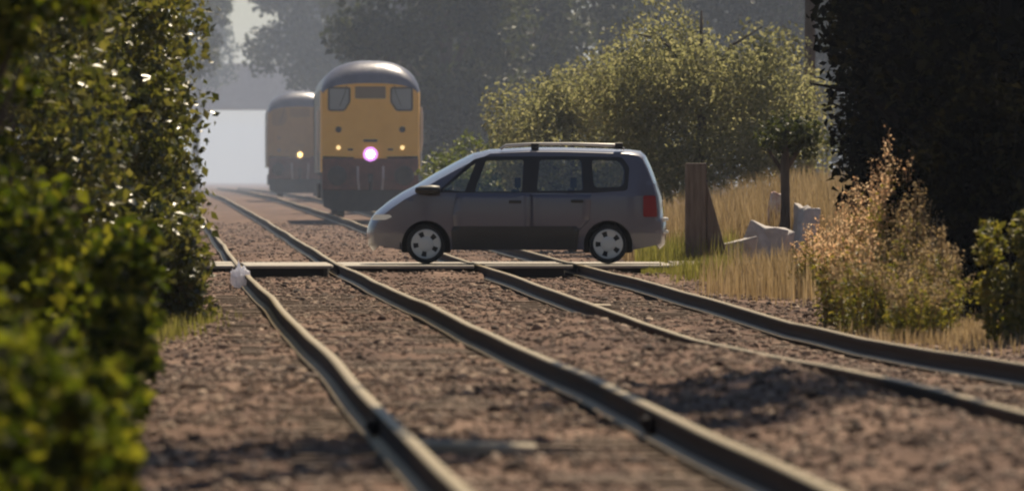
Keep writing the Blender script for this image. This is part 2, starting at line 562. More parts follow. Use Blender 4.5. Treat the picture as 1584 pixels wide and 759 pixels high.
def hedge(name, label, cat, corners, zlo, zhi, n, leaf, m, group=None, rough=.35, stems=10, up=.3, topslope=None, nclump=160, rc=.35, fill=.35):
    """a hedge that fills the plan quadrilateral given by its four ground corners"""
    cx = sum(c[0] for c in corners) / 4; cyy = sum(c[1] for c in corners) / 4
    z0 = gz(cx, cyy)
    root = empty(name, (cx, cyy, z0), 0, label, cat, group)
    A, B, Cc, D = [np.array(c, float) for c in corners]
    def at(u, v): return (A * (1 - u)[:, None] + B * u[:, None]) * (1 - v)[:, None] + (D * (1 - u)[:, None] + Cc * u[:, None]) * v[:, None]
    def draw(k):
        # on the faces of the block, pushed in by a little
        u, v, q = RNG.random(k), RNG.random(k), RNG.random(k)
        f = RNG.integers(0, 100, k)
        d = RNG.random(k) ** 1.6 * fill
        v = np.where(f < 38, d * .35, v)                 # the end that faces the camera
        u = np.where((f >= 38) & (f < 76), 1 - d * .6, u)       # the face along the track
        q = np.where(f >= 88, 1 - d * .4, q)
        return u, v, q
    u, v, q = draw(nclump)
    k = RNG.integers(0, nclump, n)
    g = RNG.normal(size=(n, 3)); g /= np.linalg.norm(g, axis=1)[:, None]; g *= (RNG.random(n) ** .4)[:, None]
    rcv = rc * RNG.uniform(.5, 1.4, nclump)
    P2 = at(u, v)
    top = zhi if topslope is None else topslope(u, v)
    top = top * (1 + rough * (vnoise(P2[:, 0] * 2.3, P2[:, 1] * .8, 9) - .5))
    Z = zlo + (top - zlo) * q
    P = np.stack([P2[:, 0], P2[:, 1], Z], -1)[k] + g * rcv[k][:, None]
    P[:, 2] = np.maximum(P[:, 2], .02 + .1 * RNG.random(n) + z0)
    P -= np.array([cx, cyy, z0])
    for s in range(stems):
        mb = MB()
        uu, vv = np.array([random.uniform(.2, .8)]), np.array([random.uniform(.05, .9)])
        p = at(uu, vv)[0] - np.array([cx, cyy])
        tp = (zhi if topslope is None else float(topslope(uu, vv)[0])) - z0
        mb.tube([(p[0], p[1], -.2), (p[0] + random.uniform(-.2, .2), p[1] + random.uniform(-.2, .2), tp * .5), (p[0] + random.uniform(-.5, .5), p[1] + random.uniform(-.4, .4), tp * .92)], [.06, .04, .012], 6)
        mb.build('stem', bark, root, True)
    leaves('foliage', P, leaf * RNG.uniform(.6, 1.35, n), m, root, up, .62)
    return root

# --- left side
def offs(t, Y): return (float(XL(Y)) + t, Y)
hedge('hedge', 'tall glossy leaved dark green hedge standing close beside the left rail', 'hedge',
      [offs(-4.6, 83), offs(-1.72, 83), offs(-1.95, 116), offs(-6, 116)], 0, 5.0, 62000, .105, L_ivy, nclump=620, rc=.36, fill=.4)
hedge('hedge', 'blackish ivy covered hedge between the front bushes and the tall glossy hedge', 'hedge',
      [offs(-6.5, 71), offs(-2.45, 71), offs(-2.7, 82), offs(-7, 82)], 0, 4.6, 26000, .11, L_ivy, nclump=200, rc=.42, fill=.3)
hedge('bush', 'bright green bramble bush lowest and nearest on the left, out of focus', 'bush',
      [offs(-4.2, 30), offs(-2.2, 31), offs(-2.2, 41), offs(-4.5, 41)], -.2, 1.05, 9000, .10, L_near, nclump=110, rc=.15, fill=.5, stems=8,
      topslope=lambda u, v: 1.05 - .8 * np.clip((u - .55) / .45, 0, 1) ** 1.3)
hedge('bush', 'yellowish green bush rising behind the nearest bramble on the left', 'bush',
      [offs(-5.5, 45), offs(-2.12, 45), offs(-2.1, 60), offs(-6, 60)], -.2, 1.7, 12000, .11, L_near, nclump=120, rc=.22, fill=.45, stems=8,
      topslope=lambda u, v: 1.72 - 1.0 * np.clip((u - .5) / .5, 0, 1))
tree('bush', px(252, 82), 82, 'low ivy skirt spilling onto the ballast at the foot of the tall left hedge', 'bush', None, 1.3, (0, 0, .62), (.42, .9, .75), 4200, .095, L_ivy, 50, .2, .03, .2)
tree('tree', px(-40, 46), 46, 'bright green leafy branches hanging in at the top left corner', 'tree', None, 3.4, (.05, 0, 2.45), (.62, .9, .5), 2600, .09, L_near, nclump=40, rc=.17, r0=.06, shell=.1)

# --- trees that stand outside the frame and throw broken shade on the near ballast
tree('tree', 6.3, 53, 'roadside tree outside the right edge of the view, shading the near ballast', 'tree', None, 8, (-3.8, 1.0, 6.2), (2.6, 6.0, 1.5), 9000, .17, L_far, 55, .62, .2, .0)
tree('tree', -5.2, 44, 'tree outside the left edge of the view, shading the nearest track', 'tree', None, 8, (4.3, 2.0, 6.0), (2.4, 4.6, 1.3), 8000, .17, L_far, 40, .55, .2, .0)
# --- right side
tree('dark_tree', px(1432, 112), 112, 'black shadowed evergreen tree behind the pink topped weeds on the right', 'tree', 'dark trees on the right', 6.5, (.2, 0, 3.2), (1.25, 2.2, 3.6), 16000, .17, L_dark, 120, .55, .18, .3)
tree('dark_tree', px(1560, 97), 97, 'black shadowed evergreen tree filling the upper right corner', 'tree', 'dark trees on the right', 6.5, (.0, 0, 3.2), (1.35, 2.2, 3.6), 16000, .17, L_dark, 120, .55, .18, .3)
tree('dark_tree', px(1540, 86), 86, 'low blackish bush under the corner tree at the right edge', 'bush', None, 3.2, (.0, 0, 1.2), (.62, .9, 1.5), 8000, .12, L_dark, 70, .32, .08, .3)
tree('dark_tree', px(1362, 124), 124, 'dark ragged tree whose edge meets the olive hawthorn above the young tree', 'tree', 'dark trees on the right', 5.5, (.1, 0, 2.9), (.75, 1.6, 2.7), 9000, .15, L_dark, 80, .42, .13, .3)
tree('bush', px(1562, 77), 77, 'small sunlit ivy bush at the right edge beside the ballast', 'bush', None, 1.15, (0, 0, .62), (.42, .5, .62), 2600, .085, L_weed, 30, .14, .02, .2)

# --- hawthorn and bushes behind the crossing
tree('hawthorn_tree', px(1085, 146), 146, 'broad olive green hawthorn tree behind the rear of the car', 'tree', None, 5.0, (0, 0, 2.15), (2.35, 1.8, 1.75), 38000, .09, L_olive, 110, .6, .11, .25)
tree('bush', px(885, 152), 152, 'reddish olive bush leaning out left of the hawthorn above the car roof', 'bush', None, 3.0, (0, 0, 1.85), (1.8, 1.2, 1.45), 26000, .085, L_olive, 70, .52, .07, .3)
tree('bush', px(745, 158), 158, 'small pale green bush behind the windscreen of the car', 'bush', None, 2.2, (0, 0, 1.25), (1.05, 1, .95), 9000, .11, L_light, 40, .42, .05, .2)
yt = empty('young_tree', (px(1214, 131), 131, gz(px(1214, 131), 131)), 0, 'young tree with a bare dark trunk and a small dark crown between rubble and weeds', 'tree')
mb = MB(); mb.tube([(-.02, 0, -.15), (0, 0, .1), (.01, 0, .8), (.0, 0, 1.5), (.06, 0, 2.3)], [.19, .11, .075, .075, .03], 10)
mb.tube([(0, 0, 1.35), (.25, .1, 1.75), (.5, .1, 1.95)], [.05, .035, .012], 7)
mb.tube([(0, 0, 1.3), (-.2, .1, 1.6), (-.32, .1, 1.8)], [.045, .03, .012], 7)
mb.build('trunk', bark, yt, True)
leaves('crown', clumps(1600, (.2, 0, 1.9), (.75, .5, .3), 30, .2, .1), .1 * RNG.uniform(.6, 1.3, 1600), L_far, yt)

# --- far trees, right of the line
far = [(690, 252, 11, 3.0, 'tall grey green tree right behind the leading locomotive roof'),
       (800, 262, 13, 3.3, 'grey hazy tree above the bonnet of the car'),
       (935, 272, 12, 3.4, 'grey hazy tree above the roof bars of the car'),
       (1075, 285, 13, 3.4, 'grey hazy tree showing over the middle of the hawthorn'),
       (1215, 270, 12, 3.0, 'grey hazy tree behind the telegraph pole'),
       (1350, 280, 12, 3.2, 'grey hazy tree mostly hidden by the black evergreens')]
for xp, Y, h, r, lab in far:
    tree('tree', px(xp, Y), Y, lab, 'tree', 'far trees beyond the crossing', h, (0, 0, h * .5), (r * 1.15, r * 1.1, h * .52), 20000, .26, L_far, 110, .85, .28, .35)
tree('tree', px(530, 425), 425, 'dark hazy tree hanging over the second locomotive', 'tree', None, 15, (0, 0, 9.8), (4.6, 4.5, 4.9), 20000, .36, L_far, 90, 1.1, .35, .3)
tree('tree', px(620, 350), 350, 'dark hazy tree between the two locomotive roofs', 'tree', None, 13, (0, 0, 7), (3.2, 3, 6.5), 18000, .32, L_far, 80, .95, .3, .3)
tree('tree', px(215, 400), 400, 'thin leafed tree with sky showing through at the top left of the line', 'tree', None, 14, (2.9, 0, 9.3), (1.7, 3, 3.0), 3600, .3, L_far, 26, .7, .25, .3)

tree('tree', px(512, 720), 720, 'pale hazy tree standing beyond the bridge', 'tree', None, 20, (-.6, 0, 12), (5.0, 4, 6.5), 7000, .5, L_far, 60, 1.4, .4, .3)
tree('tree', px(300, 600), 600, 'pale hazy tree dangling leaves in front of the bridge parapet', 'tree', None, 16, (.9, 0, 10.4), (2.2, 3, 2.7), 2200, .4, L_far, 34, .8, .3, .3)
# telegraph pole
mb = MB(); tp = empty('telegraph_pole', (px(1253, 149), 149, gz(px(1253, 149), 149)), 0, 'plain dark wooden telegraph pole rising above the hawthorn', 'pole')
mb.tube([(0, 0, -.3), (0, 0, 8.5)], [.115, .085], 12); mb.build('pole', bark, tp, True)
mb = MB(); mb.box((0, -.1, 8.1), (1.6, .09, .1)); mb.build('cross_arm', bark, tp)

# ------------------------------------------------------------------ grasses and weeds
def blades(n, xy, z, h, wdt, m, name, parent=None, lean=.35):
    h = np.broadcast_to(h, (n,)); a = RNG.uniform(0, 2 * math.pi, n)
    d = np.stack([np.cos(a), np.sin(a), np.zeros(n)], -1)
    s = np.stack([-np.sin(a), np.cos(a), np.zeros(n)], -1) * wdt * .5
    le = (lean * RNG.random(n) * h)[:, None]
    b = np.column_stack([xy, z])
    up = np.array([0, 0, 1.0])
    mid = b + up * (h * .55)[:, None] + d * le * .3
    tip = b + up * (h * RNG.uniform(.85, 1, n))[:, None] + d * le
    V = np.stack([b - s, b + s, mid + s * .8, mid - s * .8, tip], 1).reshape(-1, 3)
    i = np.arange(n)[:, None] * 5
    T = np.concatenate([i + [0, 1, 2], i + [0, 2, 3], i + [3, 2, 4]], 1).reshape(-1, 3)
    return npmesh(name, V, T, m, parent)
def grass_area(n, poly_fn, h0, h1, wdt, m, name, label):
    xy = poly_fn(n)
    z = np.array([gz(x, y) for x, y in xy]) - .02
    o = blades(n, xy, z, RNG.uniform(h0, h1, n), wdt, m, name)
    return tag(o, label, 'grass', kind='stuff')
def rect(x0, x1, y0, y1):
    return lambda n: np.stack([RNG.uniform(x0, x1, n), RNG.uniform(y0, y1, n)], -1)
grass_area(14000, rect(1.9, 7.5, 131, 142), .6, 1.05, .014, L_straw, 'dry_grass', 'tall beige dry grass on the bank behind the wooden post')
grass_area(1900, rect(2.0, 3.6, 124.6, 131), .25, .75, .014, L_grass, 'green_grass', 'yellow green grass standing at the rear of the car')
grass_area(2600, lambda n: np.stack([2.95 + .28 * RNG.normal(size=n), 116.2 + .8 * RNG.normal(size=n)], -1), .12, .36, .013, L_grass, 'green_grass', 'bright green grass tuft in front of the pale rubble')
grass_area(2200, lambda n: np.stack([px(215, 78) + .3 * RNG.normal(size=n), 78 + 3.5 * RNG.normal(size=n)], -1), .05, .22, .012, L_grass, 'green_grass', 'low green grass at the foot of the tall left hedge')
grass_area(3800, lambda n: np.stack([3.7 + .42 * RNG.normal(size=n), 106 + 3.5 * RNG.normal(size=n)], -1), .25, .7, .013, L_straw, 'dry_grass', 'golden dry weeds between the green tuft and the tall pink topped weeds')
grass_area(1500, lambda n: np.stack([1.9 + 1.1 * RNG.random(n), 117 + 1.0 * RNG.random(n)], -1), .03, .12, .012, L_grass, 'green_grass', 'short verge grass along the near edge of the road')

grass_area(3000, lambda n: np.stack([4.55 + .5 * RNG.normal(size=n), 79.5 + 2.2 * RNG.normal(size=n)], -1), .05, .22, .013, L_straw, 'dry_grass', 'low straw growth under the ivy bush at the right edge')
def weed(x, y, h, label, spread=.34, n=34, pink=True):
    n = int(n * 1.4); h *= 1.06
    z = gz(x, y)
    root = empty('willowherb', (x, y, z), 0, label, 'weed', 'tall weeds on the right')
    mb = MB(); tops = []; lv = []
    for k in range(n):
        a = random.uniform(0, 6.28); r = spread * math.sqrt(random.random())
        hh = h * 1.3 * random.uniform(.62, 1) * (1 - .25 * r / spread)
        b = Vector((math.cos(a) * r, math.sin(a) * r * 2, -.05)); t = b * 1.35 + Vector((random.uniform(-.05, .05), 0, hh))
        mb.tube([b, b.lerp(t, .5) + Vector((random.uniform(-.03, .03), 0, 0)), t], [.008, .006, .003], 5)
        for j in range(40):
            f = random.uniform(.08, .8); p = b.lerp(t, f)
            lv.append(p + Vector((random.gauss(0, .055), random.gauss(0, .055), random.gauss(0, .03))))
        for j in range(34):
            f = random.uniform(.68, 1.02); p = b.lerp(t, f)
            tops.append(p + Vector((random.gauss(0, .028), random.gauss(0, .028), random.gauss(0, .02))))
    mb.build('stems', L_straw, root)
    leaves('foliage', np.array(lv), .085 * RNG.uniform(.5, 1.3, len(lv)), L_weed, root, .1, .3)
    leaves('seed_heads', np.array(tops), .04 * RNG.uniform(.5, 1.3, len(tops)), L_pink if pink else L_straw, root, .3, .5)
weed(px(1376, 88), 88, 1.68, 'tallest pink topped willowherb clump in front of the black evergreens', .24, 40)
weed(px(1328, 92), 92, 1.35, 'orange tinted willowherb clump just left of the tallest one', .26, 36)
weed(px(1418, 85), 85, 1.25, 'green leafed weed clump with yellowed tips right of the tallest one', .24, 36, False)
weed(px(1352, 83), 83, .85, 'low leafy weed clump at the edge of the ballast under the tallest one', .36, 34, False)
weed(px(1268, 101), 101, .8, 'short rusty orange weed clump left of the tall willowherbs', .3, 26, True)
weed(px(1306, 87), 87, 1.0, 'straw coloured weed clump leaning out at the left foot of the tallest one', .3, 34, True)
weed(px(1400, 90), 90, 1.5, 'dense straw pink weed clump close behind the tallest one', .26, 36, True)
weed(px(1450, 83), 83, .95, 'yellow green weed clump against the black bushes', .28, 32, False)
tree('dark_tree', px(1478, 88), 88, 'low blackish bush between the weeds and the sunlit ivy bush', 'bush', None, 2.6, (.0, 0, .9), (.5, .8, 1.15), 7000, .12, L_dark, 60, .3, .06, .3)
weed(px(1425, 80), 80, .7, 'low dark green weed clump beside the sunlit ivy bush', .25, 26, False)

# ------------------------------------------------------------------ post, rubble, rag
wood = nmat('weathered_post', [(.3, (.10, .075, .06)), (.7, (.22, .17, .14))], 6, .85, 0, .5, stretch=(3, 3, .3))
gx, gy = px(1079, 124), 125.2
gp = empty('gate_post', (gx, gy, gz(gx, gy)), 0, 'thick weathered wooden gate post with a slanting strut right of the car', 'post')
hpost = pz(252, 124) - gz(gx, gy)
mb = MB(); mb.box((0, 0, hpost / 2 - .1), (.33, .30, hpost + .2)); mb.build('post', wood, gp, bevel=.02)
mb = MB()
mb.prism([(.166, hpost - .28), (.166, -.1), (.50, -.1), (.47, .36), (.30, hpost - .75)], 'y', -.11, .11)
mb.build('strut', wood, gp, bevel=.015)

def chunk(name, cx, cyy, dims, rz, m, label, cat, group=None, seed=0, rough=.12, tilt=(0, 0), z=None, sub=2):
    rnd = random.Random(seed)
    bm = bmesh.new(); bmesh.ops.create_cube(bm, size=1)
    bmesh.ops.subdivide_edges(bm, edges=bm.edges[:], cuts=sub, use_grid_fill=True)
    for v in bm.verts:
        v.co *= 1 + rnd.uniform(-rough, rough)
        v.co.x += .12 * v.co.z * rnd.uniform(.4, 1)
        v.co = Vector((v.co.x * dims[0], v.co.y * dims[1], (v.co.z + .45) * dims[2]))
    me = bpy.data.meshes.new(name); bm.to_mesh(me); bm.free()
    me.materials.append(m)
    o = bpy.data.objects.new(name, me); C.objects.link(o)
    sd = o.modifiers.new('worn', 'BEVEL'); sd.width = .025; sd.segments = 2; sd.limit_method = 'ANGLE'; sd.angle_limit = R(18)
    o.location = (cx, cyy, gz(cx, cyy) if z is None else z)
    o.rotation_euler = (R(tilt[0]), R(tilt[1]), rz)
    return tag(o, label, cat, group)
conc = nmat('pale_concrete', [(.3, (.42, .38, .36)), (.7, (.62, .57, .54))], 5, .85, 0, .5)
white_m = nmat('chalky_white', [(.3, (.6, .57, .55)), (.7, (.8, .78, .76))], 5, .7, 0, .3)
chunk('rubble_block', px(1133, 126), 126, (.72, .6, .50), .2, conc, 'largest pale concrete lump at the foot of the gate post', 'rubble', 'dumped rubble', 3, .13, (0, -12))
chunk('rubble_block', px(1178, 129), 129, (.62, .5, .66), -.3, conc, 'mid sized tilted concrete slab leaning behind the largest lump', 'rubble', 'dumped rubble', 5, .16, (0, 16))
chunk('rubble_block', px(1240, 131), 131, (.3, .4, .80), .4, conc, 'upright whitish slab right of the young tree trunk', 'rubble', 'dumped rubble', 8, .16, (0, 8))
chunk('rubble_block', px(1196, 132.5), 132.5, (.24, .3, .95), .1, nmat('reddish_white', [(.4, (.5, .26, .2)), (.6, (.75, .7, .66))], 3, .8), 'small reddish white block left of the young tree trunk', 'rubble', 'dumped rubble', 12, .12, (0, 5))

plank_m = nmat('bleached_board', [(.3, (.34, .27, .19)), (.7, (.5, .42, .31))], 5, .85, 0, .3, stretch=(1, 6, 1))
for X_, Y_, L_, lab in ((px(918, 92), 92, .40, 'short pale board lying between the rails of the right hand track'), (px(735, 40.6), 40.6, .62, 'pale grey board lying across the left hand track in the foreground')):
    mb = MB(); mb.box((0, 0, .02), (L_, .16, .05)); o = mb.build('plank', plank_m, None, bevel=.008)
    o.location = (X_, Y_, gz(X_, Y_) + .045); o.rotation_euler = (R(4), R(2), .03)
    tag(o, lab, 'plank')
bag_m = leafmat('white_plastic_bag', [(.7, .7, .76), (.8, .8, .84)], .4, .35)
bm = bmesh.new(); bmesh.ops.create_icosphere(bm, subdivisions=3, radius=1)
for v in bm.verts:
    q = v.co.copy()
    k = 1 + .18 * math.sin(7 * q.x + 3 * q.z) + .15 * math.sin(9 * q.z + 5 * q.y) + random.uniform(-.05, .05)
    v.co = Vector((q.x * .1 * k * (1.25 - .55 * q.z), q.y * .16 * k, (q.z + .85) * .145 * k))
me = bpy.data.meshes.new('plastic_bag'); bm.to_mesh(me); bm.free(); me.materials.append(bag_m)
bag = bpy.data.objects.new('plastic_bag', me); C.objects.link(bag)
by = 106.0
bag.location = (float(rail_x(by, 0, -1)) - .10, by, float(rail_z(by, 0, -1)) - .155)
tag(bag, 'crumpled white plastic bag caught against the left rail by the crossing', 'bag')

# ------------------------------------------------------------------ overbridge
brick = nmat('bridge_brick', [(.3, (.38, .35, .35)), (.7, (.48, .45, .45))], 2.5, .9)
BY = 640.0
br = empty('road_bridge', (float(XL(BY)) + GAP / 2, BY, float(zrise(BY))), SLOPE, 'distant grey flat road bridge over the line behind the second locomotive', 'bridge')
mb = MB(); mb.box((0, 0, 6.2 + .75), (60, 8, 1.5)); mb.build('deck', brick, br)
mb = MB(); mb.box((0, -3.8, 7.7 + 1.0), (60, .4, 2.0)); mb.box((0, -3.85, 9.78), (60, .6, .16)); mb.build('parapet', brick, br)
mb = MB(); mb.box((0, 3.8, 7.7 + 1.0), (60, .4, 2.0)); mb.box((0, 3.85, 9.78), (60, .6, .16)); mb.build('parapet', brick, br)
for s in (-1, 1):
    mb = MB(); mb.box((s * 15.5, 0, 2.8), (18, 7.4, 6.7)); mb.build('abutment', brick, br)

# ------------------------------------------------------------------ flat shapes with holes
def rounded(poly, r, n=4):
    out = []
    k = len(poly)
    for i in range(k):
        p0, p, p1 = Vector(poly[i - 1]), Vector(poly[i]), Vector(poly[(i + 1) % k])
        a, b = (p0 - p), (p1 - p)
        rr = min(r, a.length * .45, b.length * .45)
        A, B = p + a.normalized() * rr, p + b.normalized() * rr
        for j in range(n + 1):
            t = j / n
            out.append(tuple(A * (1 - t) ** 2 + p * 2 * t * (1 - t) + B * t * t))
    return out
def shrink(poly, d):
    """move every corner of a simple polygon inwards by d"""
    k = len(poly)
    area = sum(poly[i][0] * poly[(i + 1) % k][1] - poly[(i + 1) % k][0] * poly[i][1] for i in range(k))
    sg = 1 if area > 0 else -1
    out = []
    for i in range(k):
        p0, p, p1 = Vector(poly[i - 1]), Vector(poly[i]), Vector(poly[(i + 1) % k])
        e0 = (p - p0); e1 = (p1 - p)
        if e0.length < 1e-6 or e1.length < 1e-6:
            out.append(tuple(p)); continue
        n0 = Vector((-e0.y, e0.x)).normalized() * sg; n1 = Vector((-e1.y, e1.x)).normalized() * sg
        m = (n0 + n1)
        m = m / max(m.length_squared, .3) * 2
        out.append(tuple(p + m * d * .5 * 1.0))
    return out
def fill(outer, holes=(), cu=.15, ch=.08):
    loops = [[Vector((a, b, 0)) for a, b in outer]] + [[Vector((a, b, 0)) for a, b in h] for h in holes]
    T = tessellate_polygon(loops)
    P = [v for l in loops for v in l]
    bm = bmesh.new()
    vs = [bm.verts.new(p) for p in P]
    for t in T:
        try: bm.faces.new([vs[i] for i in t])
        except ValueError: pass
    us = [p.x for p in P]; hs = [p.y for p in P]
    for lo, hi, st, nn in ((min(us), max(us), cu, (1, 0, 0)), (min(hs), max(hs), ch, (0, 1, 0))):
        x = lo + st
        while x < hi - 1e-4:
            bmesh.ops.bisect_plane(bm, geom=bm.verts[:] + bm.edges[:] + bm.faces[:], plane_co=Vector(nn) * x, plane_no=nn)
            x += st
    bmesh.ops.remove_doubles(bm, verts=bm.verts, dist=1e-5)
    return bm
def bm_obj(bms, name, m, parent, smooth=True, thick=0):
    """join mapped bmeshes (list of (bm, mapping)) into one object"""
    V, Fc = [], []
    for bm, fn, flip in bms:
        b = len(V)
        bm.verts.index_update()
        V += [fn(v.co.x, v.co.y) for v in bm.verts]
        for f in bm.faces:
            i = [v.index + b for v in f.verts]
            Fc.append(i[::-1] if flip else i)
    o = meshobj(name, V, Fc, m, parent, smooth)
    bm = bmesh.new(); bm.from_mesh(o.data)
    bmesh.ops.remove_doubles(bm, verts=bm.verts, dist=1e-4)
    bm.to_mesh(o.data); bm.free()
    if thick:
        s = o.modifiers.new('thickness', 'SOLIDIFY'); s.thickness = thick; s.offset = -1
    return o

# ------------------------------------------------------------------ the car
paint = mat('grey_metallic_paint', (.105, .1, .135), .42, .15, .6, 1.0)
paint.node_tree.nodes['Principled BSDF'].inputs['Coat Roughness'].default_value = .16
plastic = mat('black_plastic', (.022, .02, .02), .5)
rubber = mat('tyre_rubber', (.014, .013, .013), .8)
alloy = mat('silver_hubcap', (.62, .60, .57), .4, .2)
cabin = mat('dark_cabin', (.03, .028, .027), .8)
glass = glassmat('car_glass', refl=.1)
ws_m = mat('windscreen_glass', (.22, .23, .25), .2, 0, 1.0, 1.0)  # pale base colour stands in for the sky reflected in the glass
redl = mat('red_lamp_lens', (.22, .025, .03), .2, 0, .6)
clearl = mat('clear_lamp_lens', (.86, .86, .82), .25, 0, .7)

car = empty('car', (px(566, 120) + 2.25, 120.6, .004), 0, 'dark grey people carrier crossing the rails, seen from its side and facing left', 'car')
def u2x(u): return u - 2.25
WB = .885
def hw(u, h):
    y = WB
    if u < 1.0: y -= .34 * ((1.0 - u) / 1.0) ** 2.4
    if u > 3.8: y -= .13 * ((u - 3.8) / .7) ** 2.2
    if h > 1.0: y -= .17 * ((h - 1.0) / .72) ** 1.25
    y += .012 * math.cos((h - .75) * 4.5)
    if h < .45: y -= .05 * ((.45 - h) / .3)
    return y
FW, RW, WR, AR = .905, 3.635, .293, .365
def arc(cx, ch, r, a0, a1, n=16): return [(cx + r * math.cos(R(a0 + (a1 - a0) * i / n)), ch + r * math.sin(R(a0 + (a1 - a0) * i / n))) for i in range(n + 1)]
TOP = [(.10, .185), (.02, .28), (.0, .45), (.02, .57), (.07, .68), (.14, .775), (.32, .925), (.53, 1.065), (.72, 1.165), (1.03, 1.355), (1.34, 1.525), (1.60, 1.655), (1.86, 1.715), (2.45, 1.745), (3.0, 1.742), (3.57, 1.725), (3.95, 1.712), (4.13, 1.69), (4.22, 1.61), (4.30, 1.44), (4.385, 1.22), (4.45, 1.0), (4.475, .86), (4.475, .70), (4.52, .66), (4.525, .45), (4.50, .28), (4.42, .21)]
def norm_of(i):
    a, b = Vector(TOP[max(i - 1, 0)]), Vector(TOP[min(i + 1, len(TOP) - 1)])
    d = (b - a).normalized()
    return Vector((-d.y, d.x))
BUL = [(.13 if i < 5 else .12 if i < 12 else .07 if i < 17 else .09) for i in range(len(TOP))]
INN = [tuple(Vector(p) - norm_of(i) * BUL[i]) for i, p in enumerate(TOP)]
outline = INN + arc(RW, .28, AR, -12, 192) [::1] + [(3.2, .205), (1.32, .205)] + arc(FW, .28, AR, -12, 192)
D1 = [(1.36, .25), (1.30, .72), (1.36, 1.045), (2.455, 1.045), (2.455, .25)]
D2 = [(2.475, .25), (3.12, .25), (3.20, .48), (3.36, .66), (3.39, 1.045), (2.475, 1.045)]
GH = rounded([(1.08, 1.07), (1.62, 1.555), (1.78, 1.598), (3.0, 1.60), (3.84, 1.59), (3.95, 1.44), (3.92, 1.10), (3.42, 1.065)], .05)
W = [rounded([(1.15, 1.105), (1.655, 1.52), (1.485, 1.075)], .02), rounded([(1.625, 1.075), (1.80, 1.548), (2.37, 1.558), (2.345, 1.075)], .035),
     rounded([(2.565, 1.085), (2.61, 1.558), (3.24, 1.556), (3.265, 1.095)], .05), rounded([(3.425, 1.135), (3.385, 1.556), (3.80, 1.548), (3.895, 1.42), (3.865, 1.15)], .07)]
def side(sgn, out=0.0): return lambda u, h: (u2x(u), sgn * (hw(u, h) + out), h)
def both(outer, holes=(), out=0.0, **k): return [(fill(outer, holes, **k), side(-1, out), False), (fill(outer, holes, **k), side(1, out), True)]
parts = both(outline, [D1, D2, GH])
# the skin that runs over bonnet, roof and tailgate between the two sides
FR = [-1, -.985, -.94, -.84, -.6, -.3, 0, .3, .6, .84, .94, .985, 1]
def strip(i0, i1, f0=0, f1=len(FR) - 1, lift=0):
    V = []; Fc = []
    m = f1 - f0 + 1
    for i in range(i0, i1 + 1):
        p, nn = Vector(INN[i]), norm_of(i)
        for f in FR[f0:f1 + 1]:
            q = p + nn * (BUL[i] * ((1 - f * f) if 5 <= i <= 12 else (1 - abs(f) ** 3) ** .8) + lift)
            V.append((u2x(q.x), f * hw(p.x, p.y), q.y))
    for i in range(i1 - i0):
        for k in range(m - 1): Fc.append((i * m + k, i * m + k + 1, (i + 1) * m + k + 1, (i + 1) * m + k))
    return V, Fc
sv, sf = [], []
for a in ((0, 8, 0, 12), (8, 11, 0, 2), (8, 11, 10, 12), (11, 18, 0, 12), (18, 20, 0, 2), (18, 20, 10, 12), (20, len(TOP) - 1, 0, 12)):
    v_, f_ = strip(*a)
    b = len(sv); sv += v_; sf += [tuple(i + b for i in f) for f in f_]
body = bm_obj(parts, 'body', paint, car)
bm = bmesh.new(); bm.from_mesh(body.data)
vs = [bm.verts.new(v) for v in sv]
for f in sf: bm.faces.new([vs[i] for i in f])
bmesh.ops.remove_doubles(bm, verts=bm.verts, dist=2e-4)
bmesh.ops.recalc_face_normals(bm, faces=bm.faces)
for f in bm.faces: f.smooth = True
bm.to_mesh(body.data); bm.free()
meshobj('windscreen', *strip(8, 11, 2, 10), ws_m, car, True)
meshobj('tailgate_window', *strip(18, 20, 2, 10), ws_m, car, True)
